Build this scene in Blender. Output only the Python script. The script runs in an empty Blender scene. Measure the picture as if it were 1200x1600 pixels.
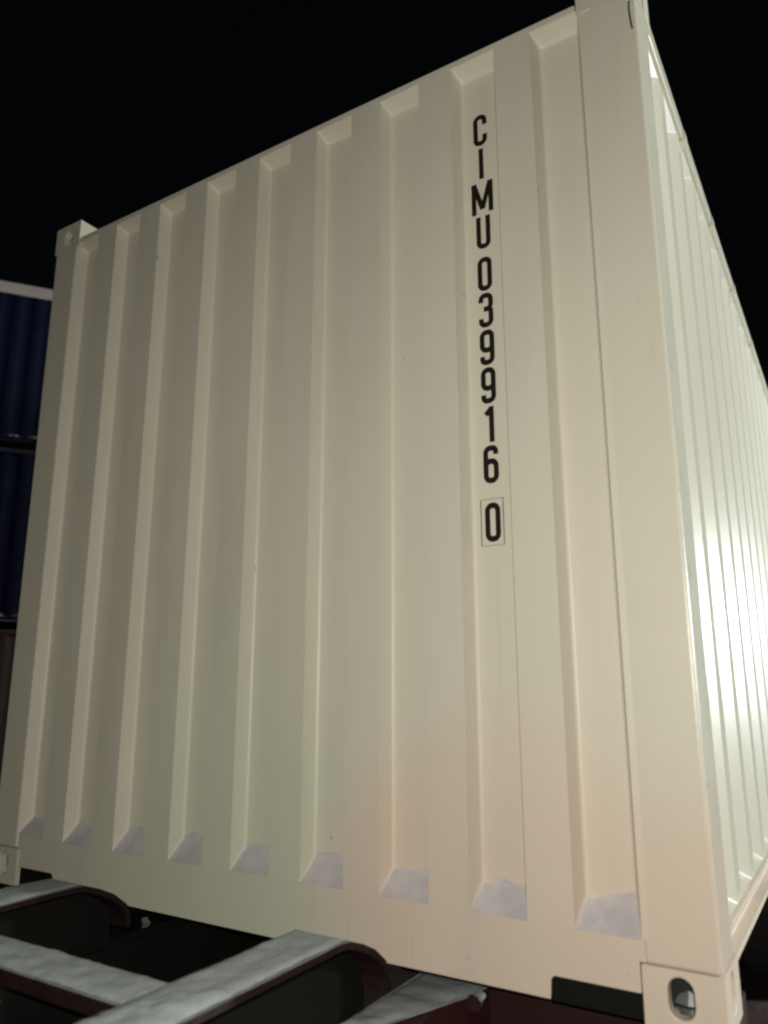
import bpy, bmesh, math, random
from mathutils import Matrix, Vector

# ------------------------------------------------------------------ scene, camera, sky, lights
S = bpy.context.scene
C = S.collection
G = 1.16                       # height of the container floor line above the yard
W, H, L = 2.438, 2.591, 6.058  # ISO 20 ft box
CAM = Vector((2.7355, -1.7399, 0.6736 + G))
YAW, PITCH = 0.5537, 0.2258

cd = bpy.data.cameras.new('camera')
cam = bpy.data.objects.new('camera', cd); C.objects.link(cam)
fw = Vector((-math.sin(YAW) * math.cos(PITCH), math.cos(YAW) * math.cos(PITCH), math.sin(PITCH)))
rt = Vector((math.cos(YAW), math.sin(YAW), 0)); up = rt.cross(fw)
cam.matrix_world = Matrix(((rt.x, up.x, -fw.x, CAM.x), (rt.y, up.y, -fw.y, CAM.y), (rt.z, up.z, -fw.z, CAM.z), (0, 0, 0, 1)))
cd.sensor_fit = 'VERTICAL'; cd.sensor_height = 36; cd.lens = 36 * 1181.86 / 1600
cd.clip_start = 0.02; cd.clip_end = 1000
cd.dof.use_dof = True; cd.dof.focus_distance = 2.5; cd.dof.aperture_fstop = 2.2
S.camera = cam
S.cycles.filter_width = 2.3      # the phone picture is soft

w = bpy.data.worlds.new('World'); S.world = w; w.use_nodes = True
nt = w.node_tree; nt.nodes.clear()
sky = nt.nodes.new('ShaderNodeTexSky'); sky.sky_type = 'NISHITA'; sky.sun_disc = False
sky.sun_elevation = math.radians(-4); sky.sun_rotation = math.radians(200)
bg = nt.nodes.new('ShaderNodeBackground'); bg.inputs['Strength'].default_value = 0.08
wo = nt.nodes.new('ShaderNodeOutputWorld')
nt.links.new(sky.outputs[0], bg.inputs['Color']); nt.links.new(bg.outputs[0], wo.inputs['Surface'])

def point_light(name, loc, power, col, radius):
    ld = bpy.data.lights.new(name, 'POINT'); ld.energy = power; ld.color = col; ld.shadow_soft_size = radius
    o = bpy.data.objects.new(name, ld); C.objects.link(o); o.location = loc
    return o
# the photograph's own hand-held LED, set behind and above the lens to even out its falloff, and two yard floodlights to the right of the box
point_light('hand_torch', CAM + Vector((0.5259 * 0.25, -0.8506 * 0.25, 0.15)) - rt * 0.01, 134, (1.0, 0.968, 0.868), 0.006)
YARD = (7.95, 5.0, 2.50)
HIGH = (22.0, 5.0, 15.0)
point_light('yard_floodlight_lamp', YARD, 1500, (0.90, 0.99, 1.0), 0.20)
point_light('high_floodlight_lamp', HIGH, 7000, (0.97, 1.0, 0.90), 0.30)

vs = S.view_settings
vs.view_transform = 'Standard'; vs.look = 'None'; vs.exposure = 0.25; vs.gamma = 1.0; vs.use_curve_mapping = False

# ------------------------------------------------------------------ materials
class N:
    """tiny node-graph helper"""
    def __init__(s, name, rough=0.5, metal=0.0, spec=0.5):
        s.m = bpy.data.materials.new(name); s.m.use_nodes = True
        s.t = s.m.node_tree; s.b = s.t.nodes['Principled BSDF']
        s.b.inputs['Roughness'].default_value = rough; s.b.inputs['Metallic'].default_value = metal
        s.b.inputs['Specular IOR Level'].default_value = spec
        s.tc = s.t.nodes.new('ShaderNodeTexCoord'); s.ge = s.t.nodes.new('ShaderNodeNewGeometry')
    def put(s, sock, v):
        if isinstance(v, bpy.types.NodeSocket): s.t.links.new(v, sock)
        elif isinstance(v, tuple): sock.default_value = (*v, 1) if len(v) == 3 and len(sock.default_value) == 4 else v
        else: sock.default_value = v
    def math(s, op, a, b=0.0, c=0.0):
        n = s.t.nodes.new('ShaderNodeMath'); n.operation = op
        s.put(n.inputs[0], a); s.put(n.inputs[1], b)
        if len(n.inputs) > 2: s.put(n.inputs[2], c)
        return n.outputs[0]
    def noise(s, scale, detail=4, vec=None, st=(1, 1, 1), off=(0, 0, 0), rough=0.5):
        mp = s.t.nodes.new('ShaderNodeMapping'); mp.inputs['Scale'].default_value = st; mp.inputs['Location'].default_value = off
        s.put(mp.inputs['Vector'], vec or s.tc.outputs['Object'])
        n = s.t.nodes.new('ShaderNodeTexNoise'); n.inputs['Scale'].default_value = scale; n.inputs['Detail'].default_value = detail
        n.inputs['Roughness'].default_value = rough
        s.t.links.new(mp.outputs[0], n.inputs['Vector']); return n.outputs['Fac']
    def ramp(s, f, a, b):
        n = s.t.nodes.new('ShaderNodeMapRange'); n.interpolation_type = 'SMOOTHSTEP'
        s.put(n.inputs[0], f); n.inputs[1].default_value = a; n.inputs[2].default_value = b
        return n.outputs[0]
    def mix(s, f, a, b):
        n = s.t.nodes.new('ShaderNodeMix'); n.data_type = 'RGBA'
        s.put(n.inputs[0], f); s.put(n.inputs[6], a); s.put(n.inputs[7], b); return n.outputs[2]
    def xyz(s, v):
        n = s.t.nodes.new('ShaderNodeSeparateXYZ'); s.t.links.new(v, n.inputs[0]); return n.outputs
    def bump(s, h, strength, dist=0.002):
        n = s.t.nodes.new('ShaderNodeBump'); n.inputs['Strength'].default_value = strength; n.inputs['Distance'].default_value = dist
        s.put(n.inputs['Height'], h); s.t.links.new(n.outputs[0], s.b.inputs['Normal'])
    def col(s, v): s.put(s.b.inputs['Base Color'], v)
    def rough(s, v): s.put(s.b.inputs['Roughness'], v)

def paint(name, base, rough=0.32, dust=(0.47, 0.44, 0.455), mott=0.12, dents=0.0, tint=None, dusty=True, specks=True, wear=0.1, lip=False, spec=0.5):
    n = N(name, rough, spec=spec)
    c = base
    if tint:   # pink and greenish cast of light and camera noise, put into the paint colour
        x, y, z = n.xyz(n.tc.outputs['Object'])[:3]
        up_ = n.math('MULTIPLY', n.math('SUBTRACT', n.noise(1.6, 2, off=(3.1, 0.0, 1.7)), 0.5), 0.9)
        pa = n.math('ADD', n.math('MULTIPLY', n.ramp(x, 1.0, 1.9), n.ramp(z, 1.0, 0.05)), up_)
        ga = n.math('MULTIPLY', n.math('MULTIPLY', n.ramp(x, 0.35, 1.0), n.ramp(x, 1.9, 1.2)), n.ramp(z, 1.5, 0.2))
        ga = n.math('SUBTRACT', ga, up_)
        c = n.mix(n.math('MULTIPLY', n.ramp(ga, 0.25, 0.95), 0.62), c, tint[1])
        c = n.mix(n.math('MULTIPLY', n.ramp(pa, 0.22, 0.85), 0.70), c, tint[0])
    g = n.noise(3.0, 6, st=(1, 1, 0.18), rough=0.6)      # vertical run-off streaks
    dark = tuple(v * (1 - 1.6 * wear) for v in base)
    c = n.mix(n.math('MULTIPLY', n.ramp(g, 0.45, 0.75), 0.55), c, dark)
    if specks:
        sp = n.ramp(n.noise(38, 2, st=(1, 1, 0.6)), 0.755, 0.79)
        sc = n.math('MULTIPLY', n.ramp(n.noise(26, 2, st=(2.2, 2.2, 0.07), off=(5, 1, 2)), 0.66, 0.74), n.ramp(n.noise(2.2, 2, off=(1, 7, 3)), 0.5, 0.62))
        c = n.mix(n.math('MULTIPLY', sc, 0.10), c, (0.22, 0.19, 0.15))
        c = n.mix(n.math('MULTIPLY', sp, 0.55), c, (0.12, 0.10, 0.08))
    rv = 0.04 if name == 'cream_side_paint' else 0.16
    r = n.math('ADD', n.math('MULTIPLY', n.noise(9, 4), rv), rough - rv / 2)
    if dusty:
        nx, ny, nz = n.xyz(n.ge.outputs['True Normal'])[:3]
        d = n.math('ADD', nz, n.math('MULTIPLY', n.math('SUBTRACT', n.noise(26, 5), 0.5), 0.5))
        d = n.ramp(d, 0.42, 0.6)
        if lip:   # dust and flaked paint creeping a little up the recesses of the corrugation
            ox, oy, oz = n.xyz(n.tc.outputs['Object'])[:3]
            zz = n.math('ADD', oz, n.math('MULTIPLY', n.math('SUBTRACT', n.noise(11, 3, st=(1, 1, 0.3)), 0.5), 0.07))
            m = n.math('MULTIPLY', n.math('LESS_THAN', zz, 0.229), n.math('GREATER_THAN', oy, 0.012))
            m = n.math('MULTIPLY', m, n.math('LESS_THAN', n.math('ABSOLUTE', nx), 0.4))
            m = n.math('MULTIPLY', m, n.math('GREATER_THAN', oz, 0.172))
            d = n.math('MAXIMUM', d, m)
        dm = n.math('ADD', n.math('MULTIPLY', n.noise(22, 6, rough=0.65), 0.6), n.math('MULTIPLY', n.noise(6, 4, st=(1.6, 0.7, 1)), 0.4))
        dc = n.mix(n.ramp(dm, 0.36, 0.64), tuple(v * (1 - mott) for v in dust), tuple(min(1, v * (1 + mott)) for v in dust))
        c = n.mix(n.math('MULTIPLY', d, 0.94), c, dc)
        r = n.math('ADD', r, n.math('MULTIPLY', d, 0.4))
    n.col(c); n.rough(r)
    n.bump(n.math('ADD', n.noise(180, 2), n.math('MULTIPLY', n.noise(5, 3), 5.0)), 0.008 if name == 'cream_side_paint' else 0.10, 0.002)
    if dents:
        b1 = n.b.inputs['Normal'].links[0].from_node; b2 = n.t.nodes.new('ShaderNodeBump'); b2.inputs['Strength'].default_value = dents; b2.inputs['Distance'].default_value = 0.02
        n.put(b2.inputs['Height'], n.noise(3.2 if tint else 16, 2 if tint else 5)); n.t.links.new(b2.outputs[0], b1.inputs['Normal'])
    return n.m

CREAM = (0.60, 0.570, 0.470)
M = {}
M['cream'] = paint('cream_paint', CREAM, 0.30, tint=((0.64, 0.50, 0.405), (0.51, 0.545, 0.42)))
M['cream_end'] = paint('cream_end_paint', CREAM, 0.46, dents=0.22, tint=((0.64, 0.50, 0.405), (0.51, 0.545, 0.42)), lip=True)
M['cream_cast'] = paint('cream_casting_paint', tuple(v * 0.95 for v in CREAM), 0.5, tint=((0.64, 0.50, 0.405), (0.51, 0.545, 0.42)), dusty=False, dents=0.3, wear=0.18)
M['cream_side'] = paint('cream_side_paint', CREAM, 0.31, dusty=False, specks=False, wear=0.02)
M['blue'] = paint('blue_paint', (0.0018, 0.0036, 0.021), 0.7, wear=0.2, specks=False, spec=0.15)
M['blue_dark'] = paint('dark_blue_paint', (0.006, 0.009, 0.030), 0.5, wear=0.2, specks=False)
M['maroon'] = paint('maroon_paint', (0.030, 0.009, 0.007), 0.6, wear=0.2, specks=False)
M['offwhite'] = paint('offwhite_paint', (0.46, 0.40, 0.39), 0.5, specks=False)
M['red'] = paint('dark_red_chassis_paint', (0.030, 0.0065, 0.007), 0.45, dust=(0.30, 0.31, 0.305), mott=0.3, wear=0.3, specks=False)
M['black'] = paint('greasy_steel_and_shade_black', (0.006, 0.0062, 0.0055), 0.75, dusty=False, wear=0.3, specks=False, spec=0.12)  # greasy steel, also the painted shade of the pockets and left gusset
M['neck'] = paint('grimy_chassis_paint', (0.013, 0.0055, 0.0055), 0.6, dust=(0.16, 0.16, 0.155), mott=0.3, dents=0.5, wear=0.3, specks=False, spec=0.2)
M['red_bare'] = paint('dark_red_sheltered_paint', (0.022, 0.006, 0.006), 0.6, dusty=False, wear=0.3, specks=False, spec=0.25)
n = N('hollow_shade_dark', 0.7, spec=0.2); n.col(n.mix(n.noise(24, 6, rough=0.65), (0.006, 0.008, 0.006), (0.030, 0.034, 0.029))); M['hollow_shade'] = n.m
n = N('snow', 0.7, spec=0.25); n.col(n.mix(n.noise(30, 5), (0.17, 0.19, 0.193), (0.30, 0.325, 0.33))); n.bump(n.noise(90, 4), 0.35, 0.006); M['snow'] = n.m
n = N('letter_black', 0.6, spec=0.15); n.col(n.mix(n.noise(60, 4), (0.006, 0.005, 0.004), (0.018, 0.013, 0.011))); M['ink'] = n.m
n = N('outline_grey', 0.5); n.col(n.mix(n.noise(40, 4), (0.06, 0.055, 0.045), (0.16, 0.15, 0.125))); M['outline'] = n.m
n = N('rubber', 0.8); n.col(n.mix(n.noise(30, 5), (0.012, 0.012, 0.012), (0.035, 0.032, 0.03))); M['rubber'] = n.m
n = N('galvanised_steel', 0.45, 0.8); n.col(n.mix(n.noise(20, 5), (0.25, 0.26, 0.27), (0.42, 0.42, 0.42))); M['steel'] = n.m
n = N('plywood', 0.7); n.col(n.mix(n.noise(14, 5, st=(1, 0.1, 1)), (0.05, 0.028, 0.015), (0.09, 0.05, 0.03))); M['wood'] = n.m
n = N('packed_dirt', 0.95, spec=0.2)
c = n.mix(n.noise(0.8, 8, rough=0.65), (0.030, 0.019, 0.015), (0.075, 0.048, 0.040))
c = n.mix(n.ramp(n.noise(55, 3), 0.62, 0.7), c, (0.12, 0.10, 0.09)); n.col(c)
n.bump(n.noise(14, 8, rough=0.7), 0.8, 0.03); M['dirt'] = n.m
n = N('lamp_lens', 0.3); n.col((0.8, 0.8, 0.8)); n.put(n.b.inputs['Emission Color'], (1.0, 0.98, 0.92)); n.b.inputs['Emission Strength'].default_value = 30; M['lens'] = n.m

# ------------------------------------------------------------------ mesh helpers
def obj(name, bm, mat, parent=None, bevel=0.0, smooth=False, merge=True):
    if merge: bmesh.ops.remove_doubles(bm, verts=bm.verts, dist=1e-5)
    bmesh.ops.recalc_face_normals(bm, faces=bm.faces)
    me = bpy.data.meshes.new(name); bm.to_mesh(me); bm.free()
    me.materials.append(M[mat])
    if smooth:
        for p in me.polygons: p.use_smooth = True
    o = bpy.data.objects.new(name, me); C.objects.link(o)
    if parent: o.parent = parent
    if bevel:
        b = o.modifiers.new('bevel', 'BEVEL'); b.width = bevel; b.segments = 3; b.limit_method = 'ANGLE'; b.angle_limit = math.radians(25)
        b.harden_normals = False
    return o
def box(bm, x0, x1, y0, y1, z0, z1):
    v = [bm.verts.new(p) for p in ((x0,y0,z0),(x1,y0,z0),(x1,y1,z0),(x0,y1,z0),(x0,y0,z1),(x1,y0,z1),(x1,y1,z1),(x0,y1,z1))]
    for f in ((3,2,1,0),(4,5,6,7),(0,1,5,4),(1,2,6,5),(2,3,7,6),(3,0,4,7)): bm.faces.new([v[i] for i in f])
def boxo(name, mat, parent, *d, bevel=0.003):
    bm = bmesh.new(); box(bm, *d); return obj(name, bm, mat, parent, bevel)
def quad(bm, *pts): bm.faces.new([bm.verts.new(p) for p in pts])
def cyl(bm, a, b, r, seg=12, r2=None):
    a, b = Vector(a), Vector(b); d = (b - a); ln = d.length
    rot = d.to_track_quat('Z', 'Y').to_matrix().to_4x4()
    bmesh.ops.create_cone(bm, cap_ends=True, segments=seg, radius1=r, radius2=r if r2 is None else r2, depth=ln,
                          matrix=Matrix.Translation((a + b) / 2) @ rot)
def prism(bm, poly, fn, t0, t1):
    """extrude a 2-D polygon; fn(u, v, t) -> xyz"""
    a = [bm.verts.new(fn(u, v, t0)) for u, v in poly]; b = [bm.verts.new(fn(u, v, t1)) for u, v in poly]
    bm.faces.new(a); bm.faces.new(b[::-1]); k = len(poly)
    for i in range(k): bm.faces.new((a[i], b[i], b[(i + 1) % k], a[(i + 1) % k]))
def thing(name, label, cat, loc=(0, 0, 0), rz=0, group=None):
    o = bpy.data.objects.new(name, None); C.objects.link(o); o.location = loc; o.rotation_euler = (0, 0, rz)
    o.empty_display_size = 0.2; o['label'] = label; o['category'] = cat
    if group: o['group'] = group
    return o

# ------------------------------------------------------------------ ground
bm = bmesh.new(); quad(bm, (-300, -300, 0), (300, -300, 0), (300, 300, 0), (-300, 300, 0))
g = obj('ground', bm, 'dirt'); g['kind'] = 'structure'

# ------------------------------------------------------------------ container builder (origin at its front left lower corner)
def corrugated(fn, u0, u1, first, pitch, opening, slope, depth, zb, zt, cb, ct):
    """trapezoidal sheet; fn(u, d, z): u along the wall, d depth inwards. cb / ct: height of the closing slopes."""
    bm = bmesh.new(); u = u0; k = 0
    while True:
        a = first + k * pitch; b = a + opening
        if b > u1 + 0.002: break
        quad(bm, fn(u, 0, zb), fn(a, 0, zb), fn(a, 0, zt), fn(u, 0, zt))
        a2, b2, z0, z1 = a + slope, b - slope, zb + cb, zt - ct
        quad(bm, fn(a, 0, zb), fn(a2, depth, z0), fn(a2, depth, z1), fn(a, 0, zt))
        quad(bm, fn(a2, depth, z0), fn(b2, depth, z0), fn(b2, depth, z1), fn(a2, depth, z1))
        quad(bm, fn(b2, depth, z0), fn(b, 0, zb), fn(b, 0, zt), fn(b2, depth, z1))
        quad(bm, fn(a, 0, zb), fn(b, 0, zb), fn(b2, depth, z0), fn(a2, depth, z0))
        quad(bm, fn(a2, depth, z1), fn(b2, depth, z1), fn(b, 0, zt), fn(a, 0, zt))
        u = b; k += 1
    quad(bm, fn(u, 0, zb), fn(u1, 0, zb), fn(u1, 0, zt), fn(u, 0, zt))
    return bm

def stadium(cx, cz, w_, h_, n_=8):
    r = w_ / 2; s = h_ / 2 - r; out = []
    for i in range(n_ + 1): t = math.pi * i / n_; out.append((cx + r * math.cos(t), cz + s + r * math.sin(t)))
    for i in range(n_ + 1): t = math.pi + math.pi * i / n_; out.append((cx + r * math.cos(t), cz - s + r * math.sin(t)))
    return out
def holed_face(bm, fn, w_, h_, hole, deep):
    """rectangle 0..w x 0..h with a slot; fn(u, v, d) -> xyz, d inwards"""
    cu, cv = w_ / 2, h_ / 2; outer = []
    for (u, v) in hole:
        du, dv = u - cu, v - cv
        t = min((w_ / 2) / abs(du) if abs(du) > 1e-9 else 1e9, (h_ / 2) / abs(dv) if abs(dv) > 1e-9 else 1e9)
        outer.append((cu + du * t, cv + dv * t))
    k = len(hole)
    O = [bm.verts.new(fn(u, v, 0)) for u, v in outer]; I = [bm.verts.new(fn(u, v, 0)) for u, v in hole]; D = [bm.verts.new(fn(u, v, deep)) for u, v in hole]
    for i in range(k):
        j = (i + 1) % k
        bm.faces.new((O[i], O[j], I[j], I[i])); bm.faces.new((I[i], I[j], D[j], D[i]))
    for a, b in ((0, 0), (1, 0), (1, 1), (0, 1)):       # close the corners between the ray-cast outer loop
        p = (a * w_, b * h_)
        ks = sorted(range(k), key=lambda q: (outer[q][0] - p[0]) ** 2 + (outer[q][1] - p[1]) ** 2)
        i = min(range(k), key=lambda q: 0 if ((abs(outer[q][0] - p[0]) < 1e-6) != (abs(outer[(q + 1) % k][0] - p[0]) < 1e-6)) and
                (abs(outer[q][1] - p[1]) < 1e-6 or abs(outer[(q + 1) % k][1] - p[1]) < 1e-6) else 1)
        j = (i + 1) % k
        cv_ = bm.verts.new(fn(p[0], p[1], 0))
        try: bm.faces.new((O[i], cv_, O[j]))
        except ValueError: pass
def casting(parent, mat, right, back, top, length):
    """ISO corner casting, slots in its two outer vertical faces and in its top or bottom"""
    wx, wy, wz = 0.158, 0.178, 0.118
    mx = (lambda x: W - x) if right else (lambda x: x)
    my = (lambda y: length - y) if back else (lambda y: y)
    mz = (lambda z: H - z) if top else (lambda z: z)
    P = lambda x, y, z: (mx(x), my(y), mz(z))
    bm = bmesh.new()
    holed_face(bm, lambda u, v, d: P(u, d, v), wx, wz, stadium(0.084, 0.066, 0.050, 0.076), 0.028)
    holed_face(bm, lambda u, v, d: P(d, u, v), wy, wz, stadium(0.092, 0.066, 0.050, 0.076), 0.028)
    holed_face(bm, lambda u, v, d: P(u, v, d), wx, wy, stadium(wx / 2, wy / 2, 0.062, 0.120), 0.028)
    quad(bm, P(wx, 0, 0), P(wx, wy, 0), P(wx, wy, wz), P(wx, 0, wz))
    quad(bm, P(0, wy, 0), P(wx, wy, 0), P(wx, wy, wz), P(0, wy, wz))
    quad(bm, P(0, 0, wz), P(wx, 0, wz), P(wx, wy, wz), P(0, wy, wz))
    o = obj('corner_casting', bm, mat, parent, 0.004)
    bm = bmesh.new(); a, b = P(0.032, 0.060, 0.030), P(0.130, 0.150, 0.110)
    box(bm, min(a[0], b[0]), max(a[0], b[0]), min(a[1], b[1]), max(a[1], b[1]), min(a[2], b[2]), max(a[2], b[2])); obj('cavity_shade_block', bm, 'hollow_shade', o)  # near-black block added in place of the unlit hollow behind the slots
    return o

def container(name, label, loc, rz, m, m_side, m_end, m_top, length=L, group=None, ledge=0.030):
    t = thing(name, label, 'container', loc, rz, group)
    for right in (0, 1):
        for back in (0, 1):
            for top in (0, 1): casting(t, 'cream_cast' if m == 'cream' else m, right, back, top, length)
            # corner post: an L of folded plate between the castings
            e = 0.003
            mx = (lambda x: W - x) if right else (lambda x: x)
            my = (lambda y: length - y) if back else (lambda y: y)
            wx = 0.1525 if right and not back else 0.1435
            poly = [(e, e), (wx, e), (wx, 0.05), (0.05, 0.05), (0.05, 0.150), (e, 0.150)]
            bm = bmesh.new(); prism(bm, poly, lambda u, v, z: (mx(u), my(v), z), 0.1185, H - 0.1185)
            obj('corner_post', bm, m, t, 0.008)
    # corrugated walls
    zs, zt = 0.166, 2.484
    bm = corrugated(lambda u, d, z: (u, 0.004 + d, z), 0.1440, W - 0.120, 0.1440, 0.250, 0.140, 0.0135, 0.0456, zs, zt, 0.052, 0.022)
    obj('end_panel', bm, m_end, t, 0.007)
    zb, zt2 = 0.160, 2.512
    for s in (0, 1):
        mx = (lambda x: W - x) if s else (lambda x: x)
        bm = corrugated(lambda u, d, z: (mx(0.024 + d), u, z), 0.149, length - 0.149, 0.20, 0.278, 0.206, 0.068, 0.028, zb, zt2, ledge, 0.030)
        obj('side_panel', bm, m_side, t, 0.006)
        # bottom side rail: a C section, top side rail: square tube
        bm = bmesh.new()
        poly = [(0.012, 0.160), (0.012, 0.150), (0.034, 0.146), (0.034, 0.104), (0.008, 0.098), (0.008, 0.084), (0.070, 0.084), (0.070, 0.160)]
        prism(bm, poly, lambda u, v, y: (mx(u), y, v), 0.1785, length - 0.1785)
        obj('bottom_rail', bm, 'cream_cast' if m == 'cream' else m, t, 0.002)
        bm = bmesh.new(); prism(bm, [(0.010, 2.512), (0.070, 2.512), (0.070, 2.572), (0.010, 2.572)], lambda u, v, y: (mx(u), y, v), 0.1785, length - 0.1785)
        obj('top_rail', bm, m_top, t, 0.004)
    # front sill with the two pockets beside the castings, front header
    bm = bmesh.new()
    poly = [(0.1625, 0.060), (0.345, 0.060), (0.352, 0.052), (0.355, 0.013), (2.080, 0.013), (2.083, 0.052), (2.090, 0.060), (2.2755, 0.060), (2.2755, 0.1192), (W - 0.1487, 0.1192), (W - 0.1487, 0.1655), (0.1487, 0.1655), (0.1487, 0.1192), (0.1625, 0.1192)]
    prism(bm, poly, lambda u, v, y: (u, y, v), 0.005, 0.0115)
    obj('sill', bm, m, t, 0.002)
    bm = bmesh.new(); box(bm, 0.163, W - 0.163, 0.0116, 0.06, 0.06, 0.164); obj('sill_tube', bm, m, t)
    boxo('pocket_shade_plate', 'black', t, 0.1632, 0.358, 0.014, 0.024, 0.004, 0.0598, bevel=0); boxo('pocket_shade_plate', 'black', t, 2.078, 2.2748, 0.026, 0.036, 0.004, 0.0598, bevel=0)  # black plates added so the pockets read as deep shade
    bm = bmesh.new(); prism(bm, [(0.003, 2.4845), (0.003, 2.508), (0.010, 2.512), (0.26, 2.560), (0.26, 2.4845)], lambda y, z, x: (x, y, z), 0.1625, W - 0.1625)
    obj('header', bm, m_top, t, 0.003)
    # roof with shallow cross corrugation, floor and its cross members
    bm = bmesh.new(); y = 0.262; x0, x1 = 0.072, W - 0.072; k = 0; z0 = 2.562
    while y < length - 0.35:
        a = [(y, z0), (y + 0.09, z0), (y + 0.105, z0 + 0.018), (y + 0.195, z0 + 0.018), (y + 0.209, z0)]
        for (ya, za), (yb, zb_) in zip(a, a[1:]): quad(bm, (x0, ya, za), (x1, ya, za), (x1, yb, zb_), (x0, yb, zb_))
        y += 0.209
    quad(bm, (x0, y, z0), (x1, y, z0), (x1, length - 0.18, z0), (x0, length - 0.18, z0))
    obj('roof', bm, m, t)
    boxo('floor', 'wood', t, 0.0705, W - 0.0705, 0.062, length - 0.06, 0.130, 0.158)
    yy = 0.35
    while yy < length - 0.2:
        boxo('floor_joist', m, t, 0.0712, W - 0.0712, yy, yy + 0.045, 0.05, 0.1295, bevel=0); yy += 0.30
    # door end
    bm = bmesh.new(); box(bm, 0.163, W - 0.163, length - 0.06, length - 0.004, 0.02, 0.1655); obj('door_sill', bm, m, t, 0.003)
    bm = bmesh.new(); box(bm, 0.163, W - 0.163, length - 0.10, length - 0.004, 2.46, 2.57); obj('door_header', bm, m, t, 0.003)
    for s in (0, 1):
        xa = 0.152 + s * (W / 2 - 0.151); xb = xa + W / 2 - 0.154
        d = boxo('door', m_side, t, xa, xb, length - 0.050, length - 0.012, 0.168, 2.458)
        for q in (0.30, 0.72):
            bm = bmesh.new(); xr = xa + (xb - xa) * q; cyl(bm, (xr, length + 0.006, 0.10), (xr, length + 0.006, 2.53), 0.017)
            obj('lock_bar', bm, 'steel', d)
    return t

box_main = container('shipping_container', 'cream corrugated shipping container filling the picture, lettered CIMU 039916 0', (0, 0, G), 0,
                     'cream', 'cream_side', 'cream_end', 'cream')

# ------------------------------------------------------------------ lettering on the end panel
def fillet(pts, r, closed):
    out = []; k = len(pts)
    for i, p in enumerate(pts):
        p = Vector(p)
        if not closed and i in (0, k - 1): out.append(p); continue
        a = Vector(pts[i - 1]) - p; b = Vector(pts[(i + 1) % k]) - p
        rr = min(r, a.length * 0.49, b.length * 0.49)
        A, B = p + a.normalized() * rr, p + b.normalized() * rr
        for s in range(7):
            q = s / 6; out.append(A * (1 - q) ** 2 + p * 2 * q * (1 - q) * 0.55 + (A + B) * 0.45 * q * (1 - q) + B * q ** 2)
    return out
def ribbon(bm, pts, wd, fn, lift, closed=False):
    k = len(pts); Lv, Rv = [], []
    for i in range(k):
        a = pts[i - 1] if (closed or i) else pts[i]; b = pts[(i + 1) % k] if (closed or i < k - 1) else pts[i]
        t = (b - a).normalized(); nn = Vector((-t.y, t.x)) * wd / 2
        q = pts[i]; Lv.append(bm.verts.new(fn(q.x + nn.x, q.y + nn.y, lift))); Rv.append(bm.verts.new(fn(q.x - nn.x, q.y - nn.y, lift)))
    for i in range(k if closed else k - 1):
        j = (i + 1) % k; bm.faces.new((Lv[i], Lv[j], Rv[j], Rv[i]))
R0 = 11
GL = {
 'C': [([(37, 66), (37, 94), (6.5, 94), (6.5, 6), (37, 6), (37, 34)], 0)],
 'I': [([(22, 0), (22, 100)], 0)],
 'M': [([(-6, 0), (-6, 100)], 0), ([(50, 0), (50, 100)], 0), ([(-5, 99), (22, 14)], 0), ([(22, 14), (49, 99)], 0)],
 'U': [([(6.5, 100), (6.5, 6), (37.5, 6), (37.5, 100)], 0)],
 '0': [([(6.5, 6), (37.5, 6), (37.5, 94), (6.5, 94)], 1)],
 '3': [([(6.5, 74), (6.5, 94), (37.5, 94), (37.5, 53), (15, 53)], 0), ([(22, 53), (37.5, 53), (37.5, 6), (6.5, 6), (6.5, 26)], 0)],
 '9': [([(6.5, 42), (37.5, 42), (37.5, 94), (6.5, 94)], 1), ([(37.5, 70), (37.5, 6), (6.5, 6), (6.5, 24)], 0)],
 '1': [([(28, 0), (28, 100)], 0), ([(29, 95), (11, 77)], 0)],
 '6': [([(6.5, 6), (37.5, 6), (37.5, 58), (6.5, 58)], 1), ([(6.5, 30), (6.5, 94), (37.5, 94), (37.5, 76)], 0)],
}
YF = 0.004 + 0.0456                       # plane of the recess the lettering is painted in
XC = 1.9635
def letter(ch, ztop, hgt=0.101, xc=XC):
    bm = bmesh.new(); s = hgt / 100
    fn = lambda u, v, l: (xc + (u - 22) * 0.00094, YF - 0.0008 - l, ztop - hgt + v * s)
    for i, (pts, closed) in enumerate(GL[ch]):
        ribbon(bm, fillet(pts, R0, closed) if len(pts) > 2 else [Vector(p) for p in pts], 15.4, fn, i * 0.00025, closed)
    return obj('letter', bm, 'ink', box_main, merge=False)
for ch, z in zip('CIMU', (2.325, 2.212, 2.099, 1.988)): letter(ch, z)
for i, ch in enumerate('039916'): letter(ch, 1.856 - 0.1118 * i)
letter('0', 1.140)
bm = bmesh.new()
ribbon(bm, [Vector(p) for p in ((XC - 0.033, 1.028), (XC + 0.030, 1.028), (XC + 0.030, 1.152), (XC - 0.033, 1.152))], 0.0032, lambda u, v, l: (u, YF - 0.0007, v), 0, True)
obj('outline', bm, 'outline', box_main, merge=False)
bm = bmesh.new()   # black rub mark at the top of the right corner post
ribbon(bm, [Vector(p) for p in ((2.4200, 2.440), (2.4180, 2.418), (2.4185, 2.395), (2.4205, 2.370), (2.4225, 2.350))], 0.0045, lambda u, v, l: (u, 0.0024, v), 0)
obj('rub_mark', bm, 'ink', box_main, merge=False)
# small welded lashing plates under the top rail of the lit side
for y_ in (0.72, 1.30, 1.92, 2.62):
    bm = bmesh.new(); prism(bm, [(2.405, 2.500), (2.434, 2.512), (2.434, 2.545), (2.429, 2.545)], lambda u, v, y: (u, y, v), y_, y_ + 0.05)
    obj('lashing_plate', bm, 'cream', box_main, 0.002)

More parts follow.
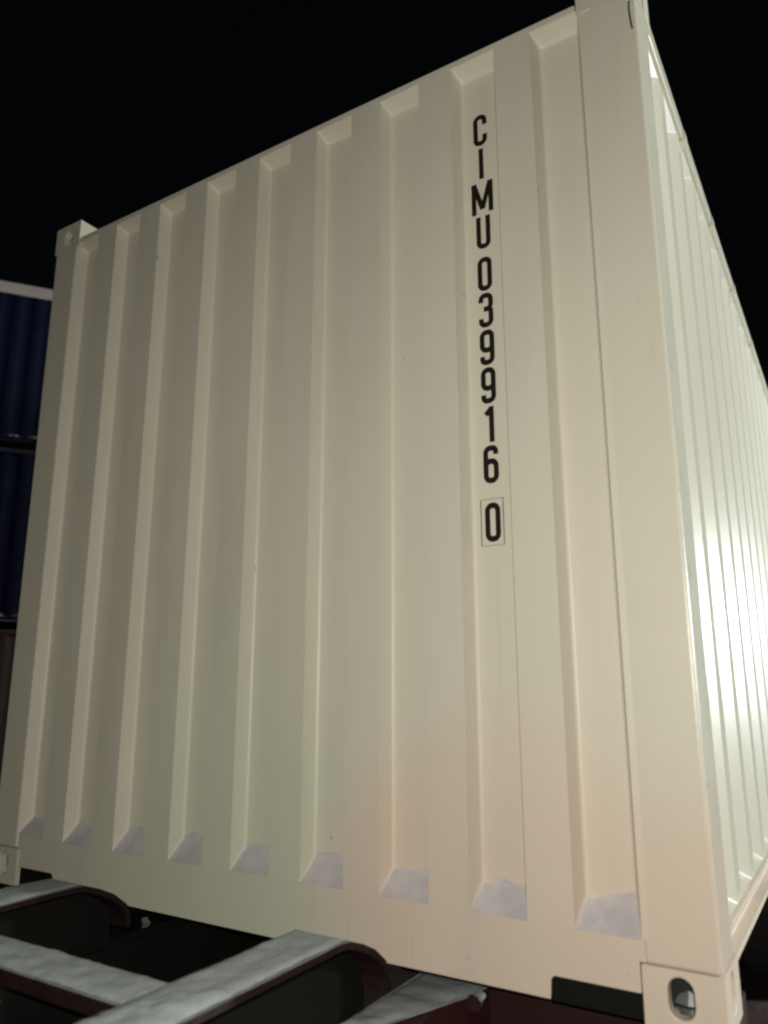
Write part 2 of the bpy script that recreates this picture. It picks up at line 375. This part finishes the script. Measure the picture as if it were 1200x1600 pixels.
# ------------------------------------------------------------------ trailer under it
tr = thing('container_trailer', 'dark red skeletal trailer with dusty gooseneck beams carrying the cream container', 'trailer', (0, 0, G))
ZT = 0.141
for xc in (0.779, 1.659):
    # top flange runs back and bends down at its rear end; a dark web stands under it
    hw = 0.072; ft = 0.016
    top = [(-3.0, ZT), (-0.285, ZT), (-0.25, ZT - 0.004), (-0.20, ZT - 0.022), (-0.15, ZT - 0.046), (-0.105, ZT - 0.080), (-0.085, ZT - 0.115), (-0.082, -0.005)]
    inn = []
    for i, p in enumerate(top):
        a = Vector(top[max(i - 1, 0)]); b = Vector(top[min(i + 1, len(top) - 1)]); t_ = (b - a).normalized()
        inn.append((p[0] + t_.y * ft, p[1] - t_.x * ft))
    bm = bmesh.new()
    F = [[bm.verts.new((x, y, z)) for (y, z) in top + inn[::-1]] for x in (xc - hw, xc + hw)]
    k = len(top); kk = 2 * k
    for i in range(kk): bm.faces.new((F[0][i], F[0][(i + 1) % kk], F[1][(i + 1) % kk], F[1][i]))
    for f in F:
        for i in range(k - 1): bm.faces.new((f[i], f[i + 1], f[kk - 2 - i], f[kk - 1 - i]))
    b_ = obj('gooseneck_beam', bm, 'neck', tr, 0.0015)
    bm = bmesh.new()
    poly = [(-2.99, ZT - 0.017), (-0.29, ZT - 0.017), (-0.26, ZT - 0.021), (-0.21, ZT - 0.039), (-0.16, ZT - 0.063), (-0.12, ZT - 0.094), (-0.104, ZT - 0.120), (-0.102, -0.052), (-0.42, -0.052), (-0.75, -0.10), (-2.99, -0.10)]
    prism(bm, poly, lambda y, z, x: (x, y, z), xc - 0.006, xc + 0.006); obj('web', bm, 'black', b_)
    boxo('bottom_flange', 'black', b_, xc - hw, xc + hw, -2.99, -0.76, -0.116, -0.1005)
    # lower frame beam under the box
    mb = bmesh.new()
    box(mb, xc - 0.07, xc + 0.07, 0.2, 6.2, -0.068, -0.0525); box(mb, xc - 0.006, xc + 0.006, -0.75, 6.2, -0.42, -0.0685); box(mb, xc - 0.07, xc + 0.07, -0.75, 6.2, -0.436, -0.4205)
    obj('frame_beam', mb, 'black', tr, merge=False)
    sgn = 1 if xc > 1.2 else -1
    # gusset plate flaring out from the frame to the bolster
    bm = bmesh.new(); e = xc + sgn * 0.0705
    e = xc + sgn * 0.0065
    poly = [(e, -0.56), (xc + sgn * 0.03, -0.50), (xc + sgn * 0.085, -0.17), (xc + sgn * 0.185, 0.10), (xc + sgn * 0.200, 0.199), (e, 0.199)]
    prism(bm, poly, lambda x, y, z: (x, y, z), -0.070, -0.054); gp = obj('gusset_plate', bm, 'red' if sgn > 0 else 'black', tr, 0.002)  # left plate coloured black for the darkness between the beams
    bm = bmesh.new(); q = [(xc + sgn * 0.078, -0.50), (xc + sgn * 0.079, -0.17), (xc + sgn * 0.178, 0.10), (xc + sgn * 0.19, 0.195)]
    for (xa, ya), (xb, yb) in zip(q, q[1:]): quad(bm, (xa, ya, -0.0705), (xb, yb, -0.0705), (xb, yb, -0.30), (xa, ya, -0.30))
    obj('gusset_web', bm, 'red', tr)
    # bolster out to the corner castings, twist locks, lug
    for yb0 in (0.20, L - 0.32):
        xs = sorted((xc + sgn * 0.0705, 1.219 + sgn * 1.20))
        boxo('bolster', 'red_bare', tr, xs[0], xs[1], yb0 if yb0 > 1 else 0.20, yb0 + 0.16, -0.20, -0.014)
    for yb0 in (0.02, L - 0.16):
        xx = 1.219 + sgn * 1.138
        boxo('twist_lock_box', 'red_bare', tr, xx - 0.08, xx + 0.08, yb0, yb0 + 0.1795 if yb0 < 1 else yb0 - 0.001, -0.16, -0.006) if yb0 < 1 else None
        bm = bmesh.new(); yy = 0.089 if yb0 < 1 else L - 0.089
        cyl(bm, (xx, yy, -0.02), (xx, yy, 0.04), 0.026); cyl(bm, (xx, yy, 0.0405), (xx, yy, 0.09), 0.045, 10, 0.012); obj('twist_lock', bm, 'steel', tr, merge=False)
    bm = bmesh.new(); xx = xc + sgn * 0.215; cyl(bm, (xx, 0.05, -0.050), (xx, 0.10, -0.050), 0.020, 10, 0.012); obj('lug', bm, 'red', tr, merge=False)
bm = bmesh.new(); box(bm, 0.860, 0.868, -0.050, -0.036, -0.015, 0.010); cyl(bm, (0.854, -0.043, 0.004), (0.880, -0.043, -0.004), 0.007); obj('latch', bm, 'steel', tr, merge=False)
boxo('crossmember', 'neck', tr, 0.779 + 0.0725, 1.659 - 0.0725, -0.730, -0.610, 0.10, 0.132)
boxo('crossmember', 'neck', tr, 0.779 + 0.0725, 1.659 - 0.0725, -1.95, -1.83, 0.10, 0.124)
boxo('crossmember', 'neck', tr, 0.779 + 0.0725, 1.659 - 0.0725, -2.99, -2.87, 0.08, 0.124)
for y_ in (1.2, 2.6, 4.0, 5.4): boxo('crossmember', 'black', tr, 0.779 + 0.008, 1.659 - 0.008, y_, y_ + 0.10, -0.38, -0.08)
for xc in (0.55, 1.89):
    bm = bmesh.new(); box(bm, xc - 0.06, xc + 0.06, 1.40, 1.52, -0.85, -0.075); box(bm, xc - 0.045, xc + 0.045, 1.415, 1.505, -1.12, -0.8505); box(bm, xc - 0.12, xc + 0.12, 1.34, 1.58, -1.159, -1.1205)
    obj('landing_leg', bm, 'black', tr, merge=False)
for y_ in (4.2, 5.5):
    bm = bmesh.new(); cyl(bm, (0.2, y_, -0.66), (W - 0.2, y_, -0.66), 0.06); obj('axle', bm, 'black', tr)
    boxo('axle_hanger', 'black', tr, 0.74, 0.82, y_ - 0.08, y_ + 0.08, -0.62, -0.438); boxo('axle_hanger', 'black', tr, 1.62, 1.70, y_ - 0.08, y_ + 0.08, -0.62, -0.438)
    for xa in (0.02, 0.31, W - 0.55, W - 0.26):
        bm = bmesh.new(); prof = [(0, 0.28), (0, 0.46), (0.03, 0.50), (0.21, 0.50), (0.24, 0.46), (0.24, 0.28)]; sg = 28
        rings = [[bm.verts.new((xa + u, y_ + r * math.cos(2 * math.pi * i / sg), -0.66 + r * math.sin(2 * math.pi * i / sg))) for i in range(sg)] for u, r in prof]
        for r0, r1 in zip(rings, rings[1:] + rings[:1]):
            for i in range(sg): bm.faces.new((r0[i], r0[(i + 1) % sg], r1[(i + 1) % sg], r1[i]))
        wh = obj('wheel', bm, 'rubber', tr, smooth=False)
        bm = bmesh.new(); cyl(bm, (xa + 0.05, y_, -0.66), (xa + 0.19, y_, -0.66), 0.279, 24); obj('rim', bm, 'steel', wh)

# lumpy snow lying on the trailer's upper faces
from mathutils import noise as mn
def snow(parent, poly_fn, z0, v0, v1, nv, nu, depth, seed):
    """poly_fn(v) -> ((x, y), (x, y)): the two edges across the face at parameter v"""
    bm = bmesh.new(); rows = []
    for i in range(nv + 1):
        v = v0 + (v1 - v0) * i / nv; (ax, ay), (bx, by) = poly_fn(v); row = []
        for j in range(nu + 1):
            u = j / nu
            q = Vector((v * 9 + seed, u * 1.3, seed))
            if j in (0, nu): u = min(max(u + (0.035 if j == 0 else -0.035) + 0.05 * mn.noise(q * 3.0), 0.004), 0.996)
            x, y = ax + (bx - ax) * u, ay + (by - ay) * u
            rim = min(1.0, 4.0 * min(u, 1 - u), 6.0 * min(i, nv - i) / nv + 0.15) ** 0.6
            h = depth * rim * max(0.15, 0.75 + 0.5 * mn.noise(Vector((x * 14, y * 14, seed))) + 0.45 * mn.noise(Vector((x * 45, y * 45, seed + 5))))
            row.append(bm.verts.new((x, y, z0 + (0.0006 if j in (0, nu) or i in (0, nv) else 0.001 + h))))
        rows.append(row)
    for a, b in zip(rows, rows[1:]):
        for j in range(nu): bm.faces.new((a[j], a[j + 1], b[j + 1], b[j]))
    o = obj('snow_layer', bm, 'snow', parent, smooth=True, merge=False)
    return o
for k_, xc in enumerate((0.779, 1.659)): snow(tr, lambda v, xc=xc: ((xc - 0.070, v), (xc + 0.070, v)), ZT, -2.2, -0.262, 150, 12, 0.012, 3.1 + k_)
snow(tr, lambda v: ((v, -0.728), (v, -0.612)), 0.132, 0.855, 1.583, 60, 10, 0.010, 7.7)
def gus(v):
    t_ = [(-0.50, 1.689), (-0.17, 1.742), (0.10, 1.842), (0.19, 1.856)]
    for (ya, xa), (yb, xb) in zip(t_, t_[1:]):
        if ya <= v <= yb: return ((1.667, v), (xa + (xb - xa) * (v - ya) / (yb - ya), v))
    return ((1.667, v), (1.856, v))
snow(tr, gus, -0.054, -0.49, 0.185, 60, 10, 0.010, 11.3)

# ------------------------------------------------------------------ stack of containers behind, on the left
RZ = math.atan2(-0.582, 0.813)
rx, ry = Vector((math.cos(RZ), math.sin(RZ), 0)), Vector((-math.sin(RZ), math.cos(RZ), 0))
P0 = Vector((-7.40, 4.29, 0))
o0 = P0 - rx * W - ry * 3.0
GRP = 'containers stacked at the left edge'
st = [('maroon container at the bottom of the stack behind on the left', 'maroon', 'maroon', 'maroon'),
      ('blue corrugated container in the middle of the stack on the left', 'blue', 'blue', 'blue_dark'),
      ('blue container with a pale top rail, topmost of the stack on the left', 'blue', 'blue', 'offwhite')]
stack = []
for i, (lab, m, ms, mt) in enumerate(st):
    dlt = ry * (0.0, 0.03, -0.02)[i]
    stack.append(container('shipping_container', lab, o0 + dlt + Vector((0, 0, 0.012 + i * (H + 0.012))), RZ, m, ms, ms, mt, group=GRP, ledge=0.048))
bm = bmesh.new(); box(bm, W - 0.0235, W - 0.018, 2.30, 2.58, 1.02, 1.42); obj('placard', bm, 'offwhite', stack[0], 0.002)

bm = bmesh.new(); prism(bm, [(W - 0.0235, 2.395), (W - 0.016, 2.395), (W - 0.016, 2.5115), (W - 0.0235, 2.5115)], lambda x, z, y: (x, y, z), 0.18, L - 0.18); obj('pale_band', bm, 'offwhite', stack[2])

# ------------------------------------------------------------------ floodlight mast to the right of the box
for (lx, ly, lz), lab, aim in ((YARD, 'low floodlight on a short mast beside the right wall of the container', Vector((-1, -0.5, -0.08))),
                               (HIGH, 'tall yard floodlight mast standing well to the right', Vector((-1, -0.1, -0.5)))):
    t = thing('floodlight_mast', lab, 'light mast', (lx, ly, 0), 0, 'yard floodlights')
    aim = aim.normalized(); back = -aim * 0.62; px, py = back.x, back.y
    bm = bmesh.new(); cyl(bm, (px, py, 0), (px, py, lz + 0.35), 0.11, 16, 0.06); obj('pole', bm, 'steel', t)
    bm = bmesh.new(); cyl(bm, (px, py, lz + 0.30), (back.x * 0.9, back.y * 0.9, lz + back.z), 0.03, 10); obj('bracket', bm, 'steel', t)
    rotm = aim.to_track_quat('Z', 'Y').to_matrix().to_4x4()
    bm = bmesh.new(); bmesh.ops.create_cone(bm, cap_ends=True, segments=20, radius1=0.12, radius2=0.27, depth=0.18, matrix=Matrix.Translation(Vector((0, 0, lz)) + back * 0.80) @ rotm); obj('lamp_head', bm, 'steel', t)
    bm = bmesh.new(); bmesh.ops.create_cone(bm, cap_ends=True, segments=20, radius1=0.24, radius2=0.24, depth=0.01, matrix=Matrix.Translation(Vector((0, 0, lz)) + back * 0.645) @ rotm); obj('lens', bm, 'lens', t)
